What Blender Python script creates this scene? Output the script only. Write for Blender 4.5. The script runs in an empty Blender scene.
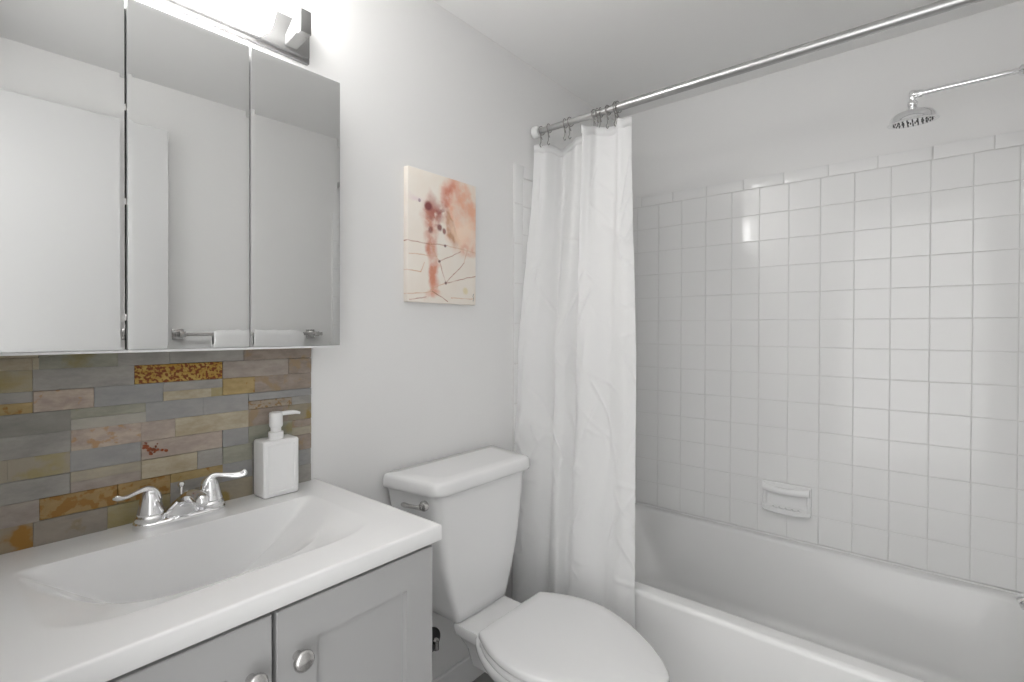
import bpy, bmesh, math, random
from mathutils import Vector, Matrix, noise
random.seed(7)
PI = math.pi
S = bpy.context.scene
COL = S.collection

# ---------------------------------------------------------------- camera, light, exposure
H = 1.22                                    # camera height above the floor
cam_d = bpy.data.cameras.new('camera')
cam = bpy.data.objects.new('camera', cam_d)
COL.objects.link(cam)
fw = Vector((0.76812, 0.64027, -0.00743)); rt = Vector((0.6403, -0.76812, 0.00335)); up = Vector((0.00356, 0.00733, 0.99997))
M = Matrix((rt, up, -fw)).transposed().to_4x4()
M.translation = Vector((0, 0, H))
cam.matrix_world = M
cam_d.sensor_width = 36.0
cam_d.lens = 505.06 / 1024 * 36.0
cam_d.shift_y = -(341 - 333.3) / 1024
cam_d.clip_start = 0.01
S.camera = cam

W = bpy.data.worlds.new('world'); S.world = W; W.use_nodes = True
bg = W.node_tree.nodes['Background']
bg.inputs[0].default_value = (1.0, 0.997, 0.99, 1)
bg.inputs[1].default_value = 2.4
SHADE_POWER = 18.5                            # emission of the opal lamp glass
CEIL_POWER = 0.0
S.view_settings.view_transform = 'Standard'
S.view_settings.look = 'None'
S.view_settings.gamma = 1.0
S.view_settings.use_curve_mapping = False
S.view_settings.exposure = 0.13

# ---------------------------------------------------------------- helpers
def lin(c):
    c = c / 255.0
    return c / 12.92 if c <= 0.04045 else ((c + 0.055) / 1.055) ** 2.4

def rgb(r, g, b, k=1.0):
    return (min(1, lin(r) * k), min(1, lin(g) * k), min(1, lin(b) * k), 1)

def mat(name, col=(.8, .8, .8), rough=.5, metal=0.0, spec=.5, bump=None, coat=0.0):
    m = bpy.data.materials.new(name); m.use_nodes = True
    nt = m.node_tree; b = nt.nodes['Principled BSDF']
    b.inputs['Base Color'].default_value = (*col[:3], 1)
    b.inputs['Roughness'].default_value = rough
    b.inputs['Metallic'].default_value = metal
    b.inputs['Specular IOR Level'].default_value = spec
    b.inputs['Coat Weight'].default_value = coat
    if bump:
        sc, strength, dist = bump
        tc = nt.nodes.new('ShaderNodeTexCoord'); n = nt.nodes.new('ShaderNodeTexNoise'); bp = nt.nodes.new('ShaderNodeBump')
        n.inputs['Scale'].default_value = sc; n.inputs['Detail'].default_value = 4
        bp.inputs['Strength'].default_value = strength; bp.inputs['Distance'].default_value = dist
        nt.links.new(tc.outputs['Object'], n.inputs['Vector']); nt.links.new(n.outputs['Fac'], bp.inputs['Height'])
        nt.links.new(bp.outputs['Normal'], b.inputs['Normal'])
    return m

def tag(o, label=None, cat=None, group=None, kind=None):
    if label: o['label'] = label
    if cat: o['category'] = cat
    if group: o['group'] = group
    if kind: o['kind'] = kind
    return o

def thing(name, label, cat, loc, group=None):
    o = bpy.data.objects.new(name, None); COL.objects.link(o)
    o.location = loc; o.empty_display_size = .05
    o['_loc'] = loc
    tag(o, label, cat, group)
    return o

def wloc(o):
    v = Vector((0, 0, 0))
    while o is not None:
        v += o.location; o = o.parent
    return v

def obj(name, bm, m, parent=None, smooth=True, angle=35, base=None):
    """link a bmesh built in world coordinates as one mesh object; its origin is its parent's, or base"""
    off = wloc(parent) if parent else Vector(base or (0, 0, 0))
    bmesh.ops.translate(bm, verts=bm.verts, vec=-off)
    bmesh.ops.recalc_face_normals(bm, faces=bm.faces)
    me = bpy.data.meshes.new(name); bm.to_mesh(me); bm.free()
    mats = m if isinstance(m, (list, tuple)) else [m]
    for k in mats: me.materials.append(k)
    o = bpy.data.objects.new(name, me); COL.objects.link(o)
    if parent: o.parent = parent
    else: o.location = off
    if smooth:
        for p in me.polygons: p.use_smooth = True
        me.set_sharp_from_angle(angle=math.radians(angle))
    return o

def box(bm, x0, x1, y0, y1, z0, z1, bev=0.0, seg=2):
    t = bmesh.new()
    vs = [t.verts.new((x, y, z)) for x in (x0, x1) for y in (y0, y1) for z in (z0, z1)]
    for f in ((0, 1, 3, 2), (4, 6, 7, 5), (0, 4, 5, 1), (2, 3, 7, 6), (0, 2, 6, 4), (1, 5, 7, 3)):
        t.faces.new([vs[i] for i in f])
    if bev: bmesh.ops.bevel(t, geom=t.edges[:], offset=bev, segments=seg, affect='EDGES', profile=.5)
    merge(bm, t)

def merge(bm, t):
    me = bpy.data.meshes.new('tmp'); t.to_mesh(me); t.free()
    bm.from_mesh(me); bpy.data.meshes.remove(me)

def boxm(*a, **k):
    bm = bmesh.new(); box(bm, *a, **k); return bm

def loft(bm, rings, cap0=True, cap1=True, closed=True):
    R = [[bm.verts.new(p) for p in r] for r in rings]
    n = len(R[0])
    for a, b in zip(R[:-1], R[1:]):
        for i in range(n if closed else n - 1):
            j = (i + 1) % n
            bm.faces.new((a[i], a[j], b[j], b[i]))
    if cap0: bm.faces.new(R[0][::-1])
    if cap1: bm.faces.new(R[-1])
    return R

def lathe(bm, prof, origin, axis=(0, 0, 1), n=32, cap=True):
    """prof: list of (radius, height along axis)"""
    ax = Vector(axis).normalized()
    u = ax.orthogonal().normalized(); v = ax.cross(u)
    o = Vector(origin)
    rings = [[o + ax * h + (u * math.cos(2 * PI * i / n) + v * math.sin(2 * PI * i / n)) * max(r, 1e-4) for i in range(n)] for r, h in prof]
    loft(bm, rings, cap, cap)

def catmull(pts, n):
    P = [Vector(p) for p in pts]; P = [2 * P[0] - P[1]] + P + [2 * P[-1] - P[-2]]
    out = []; segs = len(P) - 3
    for k in range(n + 1):
        t = k / n * segs; i = min(int(t), segs - 1); t -= i
        a, b, c, d = P[i:i + 4]
        out.append(.5 * ((2 * b) + (c - a) * t + (2 * a - 5 * b + 4 * c - d) * t * t + (3 * b - a - 3 * c + d) * t ** 3))
    return out

def tube(bm, pts, rad, n=12, closed=False, flat=None):
    """sweep a circle along pts; rad number or list; flat (sx, sy) list stretches the section"""
    P = [Vector(p) for p in pts]; N = len(P)
    R = rad if isinstance(rad, (list, tuple)) else [rad] * N
    T = []
    for i in range(N):
        a = P[(i - 1) % N] if closed or i else P[i]; b = P[(i + 1) % N] if closed or i < N - 1 else P[i]
        T.append((b - a).normalized())
    u = T[0].orthogonal().normalized()
    if abs(T[0].z) < .95: u = (Vector((0, 0, 1)) - T[0] * T[0].z).normalized()
    rings = []
    for i in range(N):
        u = (u - T[i] * u.dot(T[i])).normalized(); v = T[i].cross(u)
        fx, fy = flat[i] if flat else (1, 1)
        rings.append([P[i] + (u * math.cos(2 * PI * k / n) * fy + v * math.sin(2 * PI * k / n) * fx) * R[i] for k in range(n)])
    if closed:
        rings.append(rings[0])
        Rv = [[bm.verts.new(p) for p in r] for r in rings[:-1]]
        for i in range(N):
            a, b = Rv[i], Rv[(i + 1) % N]
            for k in range(n): bm.faces.new((a[k], a[(k + 1) % n], b[(k + 1) % n], b[k]))
    else: loft(bm, rings)

def rrect(x0, x1, y0, y1, r, z, n=6):
    out = []
    for cx, cy, a0 in ((x1 - r, y1 - r, 0), (x0 + r, y1 - r, 90), (x0 + r, y0 + r, 180), (x1 - r, y0 + r, 270)):
        for k in range(n + 1):
            a = math.radians(a0 + 90 * k / n)
            out.append(Vector((cx + r * math.cos(a), cy + r * math.sin(a), z)))
    return out

def smooth(t):
    t = max(0, min(1, t)); return t * t * (3 - 2 * t)

# ---------------------------------------------------------------- materials
wall_m = mat('wall_paint', (.835, .832, .826), .65, bump=(260, .08, .0006))
ceil_m = mat('ceiling_paint', (.90, .897, .89), .8, bump=(200, .1, .0006))
white_trim = mat('white_trim_paint', (.84, .84, .84), .35)
door_m = mat('door_paint', (.68, .68, .68), .45)
tile_m = mat('glazed_tile', (.86, .86, .855), .10, spec=.5, bump=(9, .12, .0012))
grout_m = mat('grout', (.77, .765, .755), .85)
porcelain = mat('porcelain', (.87, .87, .87), .12, spec=.5)
tub_m = mat('tub_enamel', (.84, .84, .835), .20, spec=.5)
plastic_w = mat('white_seat_plastic', (.81, .81, .81), .22)
solid_w = mat('cultured_marble', (.81, .81, .81), .16)
grey_paint = mat('grey_cabinet_paint', (.41, .41, .41), .38, bump=(120, .04, .0005))
dark_gap = mat('cabinet_inside', (.03, .03, .03), .9)
chrome = mat('chrome', (.86, .86, .87), .06, 1.0)
nickel = mat('brushed_nickel', (.62, .61, .60), .24, 1.0)
steel = mat('polished_steel_rod', (.56, .56, .56), .32, 1.0)
wire_m = mat('dark_wire', (.30, .29, .28), .3, 1.0)
mirror_m = mat('mirror_glass', (.67, .675, .67), .004, 1.0)
body_m = mat('cabinet_body_white', (.82, .82, .82), .4)
soap_m = mat('soap_bottle_white', (.86, .86, .86), .3)
lamp_metal = mat('lamp_nickel', (.25, .249, .246), .55, .6)
towel_m = mat('white_terry', (.86, .86, .86), .95, bump=(700, .6, .002))
dark_rubber = mat('dark_metal', (.05, .05, .05), .4)

def curtain_mat():
    m = mat('curtain_cloth', (.95, .95, .95), .75, spec=.25)
    nt = m.node_tree; b = nt.nodes['Principled BSDF']; out = nt.nodes['Material Output']
    tc = nt.nodes.new('ShaderNodeTexCoord')
    n1 = nt.nodes.new('ShaderNodeTexNoise'); n1.noise_type = 'RIDGED_MULTIFRACTAL'; n1.inputs['Scale'].default_value = 6.5; n1.inputs['Detail'].default_value = 2.2
    n1.inputs['Roughness'].default_value = .45; n1.inputs['Distortion'].default_value = .8
    nt.links.new(tc.outputs['Object'], n1.inputs['Vector'])
    bp = nt.nodes.new('ShaderNodeBump'); bp.inputs['Strength'].default_value = .7; bp.inputs['Distance'].default_value = .008
    nt.links.new(n1.outputs['Fac'], bp.inputs['Height']); nt.links.new(bp.outputs['Normal'], b.inputs['Normal'])
    tr = nt.nodes.new('ShaderNodeBsdfTranslucent'); tr.inputs[0].default_value = (.93, .93, .93, 1)
    ms = nt.nodes.new('ShaderNodeMixShader'); ms.inputs[0].default_value = .33
    nt.links.new(b.outputs[0], ms.inputs[1]); nt.links.new(tr.outputs[0], ms.inputs[2]); nt.links.new(ms.outputs[0], out.inputs['Surface'])
    return m
curtain_m = curtain_mat()

def shade_mat():
    m = mat('opal_lamp_glass', (.9, .9, .9), .2)
    b = m.node_tree.nodes['Principled BSDF']
    b.inputs['Emission Color'].default_value = (1, .99, .975, 1)
    b.inputs['Emission Strength'].default_value = SHADE_POWER
    return m
shade_m = shade_mat()

def floor_mat():
    m = mat('floor_tile_grey', (.30, .30, .30), .35)
    nt = m.node_tree; b = nt.nodes['Principled BSDF']
    tc = nt.nodes.new('ShaderNodeTexCoord'); br = nt.nodes.new('ShaderNodeTexBrick'); br.offset = 0
    br.inputs['Color1'].default_value = (.30, .295, .29, 1); br.inputs['Color2'].default_value = (.26, .255, .25, 1); br.inputs['Mortar'].default_value = (.42, .41, .40, 1)
    br.inputs['Scale'].default_value = 1; br.inputs['Brick Width'].default_value = .305; br.inputs['Row Height'].default_value = .305; br.inputs['Mortar Size'].default_value = .004
    nt.links.new(tc.outputs['Object'], br.inputs['Vector']); nt.links.new(br.outputs['Color'], b.inputs['Base Color'])
    return m
floor_m = floor_mat()

def stone_mat(name, a, b_, sc=18, spots=None, amount=.5, spot_scale=60):
    """split slate: two tones of noise, optional rust spots; colours are sRGB of the dry stone"""
    k = 1.62
    m = mat(name, (.3, .3, .3), .6, spec=.35)
    nt = m.node_tree; N = nt.nodes; L = nt.links; b = N['Principled BSDF']
    tc = N.new('ShaderNodeTexCoord'); mp = N.new('ShaderNodeMapping'); mp.inputs['Scale'].default_value = (1, 1, 2.2)
    L.new(tc.outputs['Object'], mp.inputs['Vector'])
    n1 = N.new('ShaderNodeTexNoise'); n1.inputs['Scale'].default_value = sc; n1.inputs['Detail'].default_value = 6; n1.inputs['Roughness'].default_value = .65
    L.new(mp.outputs[0], n1.inputs['Vector'])
    cr = N.new('ShaderNodeValToRGB'); cr.color_ramp.elements[0].position = .36; cr.color_ramp.elements[1].position = .64
    cr.color_ramp.elements[0].color = rgb(*a, k); cr.color_ramp.elements[1].color = rgb(*b_, k)
    L.new(n1.outputs['Fac'], cr.inputs[0]); last = cr.outputs[0]
    if spots:
        n2 = N.new('ShaderNodeTexNoise'); n2.inputs['Scale'].default_value = spot_scale; n2.inputs['Detail'].default_value = 4
        L.new(tc.outputs['Object'], n2.inputs['Vector'])
        r2 = N.new('ShaderNodeMapRange'); r2.inputs['From Min'].default_value = 1 - amount; r2.inputs['From Max'].default_value = 1 - amount + .07
        L.new(n2.outputs['Fac'], r2.inputs['Value'])
        mx = N.new('ShaderNodeMixRGB'); mx.inputs[2].default_value = rgb(*spots, k)
        L.new(r2.outputs[0], mx.inputs[0]); L.new(last, mx.inputs[1]); last = mx.outputs[0]
    L.new(last, b.inputs['Base Color'])
    n3 = N.new('ShaderNodeTexNoise'); n3.inputs['Scale'].default_value = 70; n3.inputs['Detail'].default_value = 6
    L.new(mp.outputs[0], n3.inputs['Vector'])
    bp = N.new('ShaderNodeBump'); bp.inputs['Strength'].default_value = .5; bp.inputs['Distance'].default_value = .002
    L.new(n3.outputs['Fac'], bp.inputs['Height']); L.new(bp.outputs['Normal'], b.inputs['Normal'])
    return m

# ---------------------------------------------------------------- room shell
XB, YA, YR, XF, ZC = 2.255, 1.228, -.33, .015, 2.263
GS = .1085                                    # tile pitch
TILE_TOP = H + .585
def structure(name, bm, m, parent=None, **k):
    o = obj(name, bm, m, parent, smooth=k.pop('smooth', False), **k)
    if not parent: o['kind'] = 'structure'
    return o

floor = structure('floor', boxm(-1.6, XB + .1, YR - .1, YA + .1, -.1, 0), floor_m)
ceiling = structure('ceiling', boxm(-.12, XB + .1, YR - .1, YA + .1, ZC, ZC + .1), ceil_m)
wall_left = structure('wall_left', boxm(-.12, XB + .1, YA, YA + .1, 0, ZC), wall_m)
wall_back = structure('wall_back', boxm(XB, XB + .1, YR, YA, 0, ZC), wall_m)
wall_right = structure('wall_right', boxm(-.12, XB + .1, YR - .1, YR, 0, ZC), wall_m)
bm = bmesh.new()
box(bm, -.115, XF, .53, YA, 0, ZC); box(bm, -.115, XF, YR, -.275, 0, ZC); box(bm, -.115, XF, -.275, .53, 2.07, ZC)
wall_front = structure('wall_front', bm, wall_m)
bm = bmesh.new()
box(bm, XF, XF + .015, .53, .595, 0, 2.135, .003); box(bm, XF, XF + .015, -.274, .53, 2.07, 2.135, .003)
structure('trim_1', bm, white_trim)
bm = bmesh.new(); box(bm, .69, 1.478, YA - .013, YA, 0, .092, .004)
structure('baseboard_left', bm, white_trim)
bm = bmesh.new(); box(bm, .68, 1.425, YR, YR + .013, 0, .092, .004)
structure('baseboard_right', bm, white_trim)

# tile fields: every tile a slightly pillowed square standing 6 mm proud of the wall, on a bed of grout
def tile(bm, P, a0, a1, b0, b1, d=.006, g=.0009, e=.0016):
    """P(a, b, depth) maps wall coordinates to a point"""
    t0, t1 = random.uniform(-1, 1) * .00016, random.uniform(-1, 1) * .00016
    a0 += g; a1 -= g; b0 += g; b1 -= g
    o = [(a0, b0), (a1, b0), (a1, b1), (a0, b1)]
    i = [(a0 + e, b0 + e), (a1 - e, b0 + e), (a1 - e, b1 - e), (a0 + e, b1 - e)]
    sg = [(-1, -1), (1, -1), (1, 1), (-1, 1)]
    v0 = [bm.verts.new(P(a, b, d - .003)) for a, b in o]
    v1 = [bm.verts.new(P(a, b, d - .0008)) for a, b in o]
    v2 = [bm.verts.new(P(a, b, d + s * t0 + t * t1)) for (a, b), (s, t) in zip(i, sg)]
    for q in range(4):
        r = (q + 1) % 4
        bm.faces.new((v0[q], v0[r], v1[r], v1[q])); bm.faces.new((v1[q], v1[r], v2[r], v2[q]))
    bm.faces.new(v2)

TUB_TOP = .391
def tile_wall(parent, P, cols, amin, amax, trim_breaks, edge=None):
    bm = bmesh.new()
    for c in range(len(cols) - 1):
        a0, a1 = max(amin, cols[c]), min(amax, cols[c + 1])
        if a1 - a0 < .008: continue
        for r in range(13):
            z1 = TILE_TOP - r * GS; z0 = max(z1 - GS, TUB_TOP - .004)
            if z1 - z0 > .005: tile(bm, P, a0, a1, z0, z1)
    obj('tile_field', bm, tile_m, parent, angle=18)
    bm = bmesh.new()
    tb = [amin] + sorted(t for t in trim_breaks if amin < t < amax) + [amax]
    for a0, a1 in zip(tb[:-1], tb[1:]):
        tile(bm, P, a0, a1, TILE_TOP, TILE_TOP + .0485, .0072, .0019, .003)
    if edge:
        e0, e1, zlow = edge
        z = TILE_TOP + .0485
        while z > zlow + .02:
            z0 = max(z - .1525, zlow); tile(bm, P, e0, e1, z0, z, .0072, .0019, .003); z = z0
    obj('tile_border', bm, tile_m, parent, angle=18)
    bm = bmesh.new()
    lo = min(amin, edge[0]) if edge and edge[0] < amin else amin; hi = max(amax, edge[1]) if edge and edge[1] > amax else amax
    pts = [P(lo, TUB_TOP - .004, .0035), P(hi, TUB_TOP - .004, .0035), P(hi, TILE_TOP + .0475, .0035), P(lo, TILE_TOP + .0475, .0035)]
    back = [P(lo, TUB_TOP - .004, 0), P(hi, TUB_TOP - .004, 0), P(hi, TILE_TOP + .0475, 0), P(lo, TILE_TOP + .0475, 0)]
    loft(bm, [back, pts])
    obj('grout', bm, grout_m, parent, smooth=False)

col0 = .98563
colsB = [col0 + GS * k for k in range(-13, 4)]
trimB = [.9193 - .1525 * k for k in range(-3, 10)]
tile_wall(wall_back, lambda a, z, d: Vector((XB - d, a, z)), colsB, YR + .006, YA - .006, trimB)
XE = 1.478
colsA = [XE + .052 + GS * k for k in range(0, 8)]
tile_wall(wall_left, lambda a, z, d: Vector((a, YA - d, z)), colsA, XE + .052, XB - .006, [XE + .052 + .1525 * k for k in range(1, 6)], (XE, XE + .052, .0))
XR = 1.425
tile_wall(wall_right, lambda a, z, d: Vector((a, YR + d, z)), [XR + .052 + GS * k for k in range(0, 9)], XR + .052, XB - .006, [XR + .052 + .1525 * k for k in range(1, 6)], (XR, XR + .052, .0))

# open door lying against the right wall (seen in the mirrors)
bm = bmesh.new(); box(bm, .03, .650, -.288, -.253, .012, 2.052, .003)
dr = structure('door_1', bm, door_m)
for z in (.25, 1.05, 1.85):
    bm = bmesh.new(); box(bm, XF, .031, -.2875, -.2555, z - .045, z + .045, .001); lathe(bm, [(.005, 0), (.005, .09)], (.022, -.251, z - .045), n=12)
    obj('hinge', bm, nickel, dr)

# ---------------------------------------------------------------- bathtub
TX0, TX1, TY0, TY1 = 1.485, 2.249, YR + .006, 1.222
t = thing('bathtub', 'white enamelled alcove bathtub below the tiled walls', 'bathtub', (1.867, .4655, 0))
bm = bmesh.new()
n = 8
def ring(x0, x1, y0, y1, r, z): return rrect(x0, x1, y0, y1, r, z, n)
rings = [ring(TX0 + .012, TX1, TY0, TY1, .004, 0.0), ring(TX0 + .012, TX1, TY0, TY1, .004, .06), ring(TX0 + .006, TX1, TY0, TY1, .004, .075), ring(TX0, TX1, TY0, TY1, .004, TUB_TOP - .016)]
for k in range(1, 6):
    a = k / 5 * PI / 2
    rings.append(ring(TX0 + .016 * (1 - math.cos(a)), TX1, TY0, TY1, .004, TUB_TOP - .016 * (1 - math.sin(a))))
ix0, ix1, iy0, iy1 = TX0 + .068, TX1 - .050, TY0 + .085, TY1 - .085
rings.append(ring(ix0 - .02, ix1 + .02, iy0 - .02, iy1 + .02, .09, TUB_TOP - .0005))
for k in range(1, 7):                                     # rolled inner edge
    a = k / 6 * PI / 2 * .92; q = .016
    rings.append(ring(ix0 - q + q * math.sin(a), ix1 + q - q * math.sin(a), iy0 - q + q * math.sin(a), iy1 + q - q * math.sin(a), .09 + .02 * k / 6, TUB_TOP - .0005 - q * (1 - math.cos(a))))
zb = .075
for k in range(1, 11):                                    # walls leaning in, the far end a sloped backrest
    f = k / 10; z = TUB_TOP - .02 - f * (TUB_TOP - .02 - zb - .06)
    rings.append(ring(ix0 + .05 * f, ix1 - .065 * f, iy0 + .04 * f, iy1 - .11 * f, .11 + .06 * f, z))
for k in range(1, 8):                                     # fillet to the floor
    a = k / 7 * PI / 2; q = .06
    d = q * (1 - math.cos(a))
    rings.append(ring(ix0 + .05 + d, ix1 - .065 - d, iy0 + .04 + d, iy1 - .11 - d, .17, zb + q * (1 - math.sin(a))))
rings.append(ring(ix0 + .2, ix1 - .2, iy0 + .3, iy1 - .45, .10, zb - .006))
loft(bm, rings)
obj('tub_shell', bm, tub_m, t, angle=50)
bm = bmesh.new(); tube(bm, [(TX1 - .0045, TY0 + .004, TUB_TOP), (TX1 - .0045, TY1 - .004, TUB_TOP)], .0044, 10); obj('caulk', bm, white_trim, t)
bm = bmesh.new(); lathe(bm, [(.0, .0), (.032, .0), (.034, .003), (.02, .004), (.0, .002)], (1.875, -.02, zb - .004), n=24)
tag(obj('drain', bm, chrome, t), 'round chrome drain')

# tub spout on the right wall
t = thing('tub_spout', 'chrome tub spout on the right wall above the tub rim', 'faucet', (1.875, YR + .006, H - .70))
bm = bmesh.new()
P = [(1.875, YR + .006, H - .700), (1.875, YR + .07, H - .700), (1.875, YR + .12, H - .704), (1.875, YR + .151, H - .716)]
tube(bm, catmull(P, 14), [.027] * 6 + [.026, .025, .024, .023, .022, .021, .020, .019, .016], 20)
obj('spout_body', bm, chrome, t)
bm = bmesh.new(); lathe(bm, [(.036, 0), (.036, .004), (.030, .009), (.026, .010)], (1.875, YR + .0055, H - .70), (0, 1, 0), 24)
obj('escutcheon', bm, chrome, t)

# ---------------------------------------------------------------- shower head on its arm
sx, sz = 1.865, H + .681
t = thing('rain_shower', 'chrome rain shower head on a long arm from the right wall', 'shower', (sx, .05, sz - .1))
bm = bmesh.new(); tube(bm, [(sx, YR + .006, sz), (sx, -.17, sz), (sx, .03, sz)], .0075, 16)
obj('shower_arm', bm, chrome, t)
bm = bmesh.new(); lathe(bm, [(.032, 0), (.032, .004), (.022, .012), (.010, .016)], (sx, YR + .0055, sz), (0, 1, 0), 28)
obj('flange', bm, chrome, t)
bm = bmesh.new(); lathe(bm, [(.008, 0), (.014, .002), (.015, .014), (.015, .022), (.011, .027), (.008, .028)], (sx, -.195, sz), (0, 1, 0), 24)
obj('collar', bm, chrome, t)
hy = .05
bm = bmesh.new()
lathe(bm, [(.0075, 0), (.010, .001), (.010, .020), (.006, .026), (.0015, .031)], (sx, hy - .022, sz), (0, 1, 0), 20)
lathe(bm, [(.0, .014), (.006, .013), (.0085, .009), (.0085, -.012), (.006, -.018), (.005, -.022)], (sx, hy, sz), n=20)
obj('elbow', bm, chrome, t)
bm = bmesh.new()
lathe(bm, [(.004, .0), (.008, -.002), (.012, -.006), (.0135, -.011), (.012, -.016), (.008, -.020), (.009, -.023), (.009, -.026)], (sx, hy, sz - .015), n=24)
obj('ball_joint', bm, chrome, t)
bm = bmesh.new()
zt = sz - .037; HEAD_AXIS = (-.13, .01, 1)
lathe(bm, [(.009, .004), (.013, .001), (.016, -.002), (.021, -.005), (.036, -.009), (.047, -.015), (.053, -.023), (.0545, -.032), (.055, -.035), (.060, -.038), (.061, -.040), (.058, -.042), (.053, -.0415), (.050, -.039), (.0, -.038)], (sx, hy, zt), HEAD_AXIS, n=48)
head = obj('head_shell', bm, chrome, t)
AXV = Vector(HEAD_AXIS).normalized(); AU = AXV.cross(Vector((0, 1, 0))).normalized(); AV = AXV.cross(AU)
bm = bmesh.new(); lathe(bm, [(.0, -.0405), (.049, -.0405), (.0495, -.038), (.0, -.037)], (sx, hy, zt), HEAD_AXIS, n=40)
plate_ = obj('nozzle_plate', bm, chrome, t)
bm = bmesh.new()
for r_, c in ((.012, 7), (.024, 12), (.035, 18), (.045, 24)):
    for k in range(c):
        a = 2 * PI * k / c
        lathe(bm, [(.0019, 0), (.0012, -.003)], Vector((sx, hy, zt)) - AXV * .0404 + AU * (r_ * math.cos(a)) + AV * (r_ * math.sin(a)), HEAD_AXIS, n=6)
o = obj('nozzles', bm, dark_rubber, plate_); o['kind'] = 'stuff'

# ---------------------------------------------------------------- soap dish on the tile
t = thing('soap_dish', 'white ceramic soap dish fixed to the tiled back wall', 'soap dish', (XB - .006, .445, H - .67))
y0, y1, z0, z1 = .357, .533, H - .727, H - .610
X = XB - .0055
bm = bmesh.new()
# frame plate with a recess: outer bevelled rim, then the hollow
def yz(a0, a1, b0, b1, x, r=.008, k=4):
    return [Vector((x, v.x, v.y)) for v in rrect(a0, a1, b0, b1, r, 0, k)]
loft(bm, [yz(y0, y1, z0, z1, X), yz(y0, y1, z0, z1, X - .008), yz(y0 + .004, y1 - .004, z0 + .004, z1 - .004, X - .013),
          yz(y0 + .012, y1 - .012, z0 + .020, z1 - .020, X - .014), yz(y0 + .018, y1 - .018, z0 + .026, z1 - .030, X - .004, .012), yz(y0 + .03, y1 - .03, z0 + .034, z1 - .036, X - .002, .012)])
dish = obj('dish_plate', bm, porcelain, t)
bm = bmesh.new()                                           # curved grip bar along the top
rings = []
for k in range(25):
    f = k / 24; y = y0 + .004 + f * (y1 - y0 - .008); b = math.sin(PI * f)
    rings.append([Vector((X - .010 - (.016 + .010 * b) * (.5 - .5 * math.cos(2 * PI * q / 12)), y, z1 - .022 - .007 * b + (.016 - .002 * b) * math.sin(2 * PI * q / 12))) for q in range(12)])
loft(bm, rings); obj('grip_bar', bm, porcelain, t)
bm = bmesh.new()                                           # tray lip with drain ribs
rings = []
for k in range(25):
    f = k / 24; y = y0 + .002 + f * (y1 - y0 - .004); b = math.sin(PI * f) ** .6
    xo = X - .016 - .030 * b
    rings.append([Vector(v) for v in ((X - .004, y, z0 + .001), (xo + .006, y, z0 + .001), (xo, y, z0 + .006), (xo, y, z0 + .020), (xo + .005, y, z0 + .023), (xo + .010, y, z0 + .018), (X - .004, y, z0 + .018))])
loft(bm, rings); obj('tray', bm, porcelain, t)
for k in range(5):
    bm = bmesh.new(); y = y0 + .043 + k * .0225
    box(bm, X - .036, X - .008, y - .0035, y + .0035, z0 + .016, z0 + .0215, .0018); obj('drain_rib', bm, porcelain, t)

# ---------------------------------------------------------------- curtain rod, hooks, curtain
RX, RZ = 1.60, H + .781
t = thing('curtain_rod', 'polished steel shower curtain rod spanning the tub alcove', 'curtain rod', (RX, .4655, RZ))
bm = bmesh.new(); tube(bm, [(RX, YA - .02, RZ), (RX, .80, RZ)], .0115, 24); obj('inner_tube', bm, steel, t)
bm = bmesh.new(); tube(bm, [(RX, .86, RZ), (RX, YR + .02, RZ)], .0145, 24); obj('outer_tube', bm, steel, t)
for y, d in ((YA - .006, -1), (YR + .0065, 1)):
    bm = bmesh.new(); lathe(bm, [(.023, 0), (.024, .003), (.022, .020), (.018, .026), (.012, .027)], (RX, y, RZ), (0, d, 0), 28)
    tag(obj('end_cap', bm, plastic_w, t), 'white round rod end cap')

ZT = H + .728
top = [(1.588, 1.214), (1.600, 1.192), (1.613, 1.172), (1.655, 1.155), (1.690, 1.140), (1.665, 1.095), (1.622, 1.042), (1.640, 1.000), (1.600, .968), (1.538, .962), (1.560, .945), (1.592, .930), (1.606, .868), (1.572, .838), (1.578, .818), (1.594, .798)]
bot = [(1.460, 1.212), (1.430, 1.185), (1.422, 1.140), (1.430, 1.085), (1.445, 1.045), (1.425, 1.015), (1.415, .985), (1.438, .962), (1.430, .940), (1.405, .925), (1.400, .890), (1.410, .850), (1.430, .815), (1.425, .785), (1.418, .745), (1.450, .706)]
mid = [(1.490, 1.213), (1.490, 1.185), (1.503, 1.150), (1.530, 1.115), (1.562, 1.086), (1.525, 1.066), (1.528, 1.030), (1.565, 1.000), (1.550, .975), (1.502, .958), (1.490, .930), (1.496, .890), (1.518, .845), (1.513, .815), (1.500, .775), (1.513, .738)]
NU, NV, ZBOT = 320, 300, .17
ct, cm, cb = catmull([(*q, 0) for q in top], NU), catmull([(*q, 0) for q in mid], NU), catmull([(*q, 0) for q in bot], NU)
bm = bmesh.new(); grid = []
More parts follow.
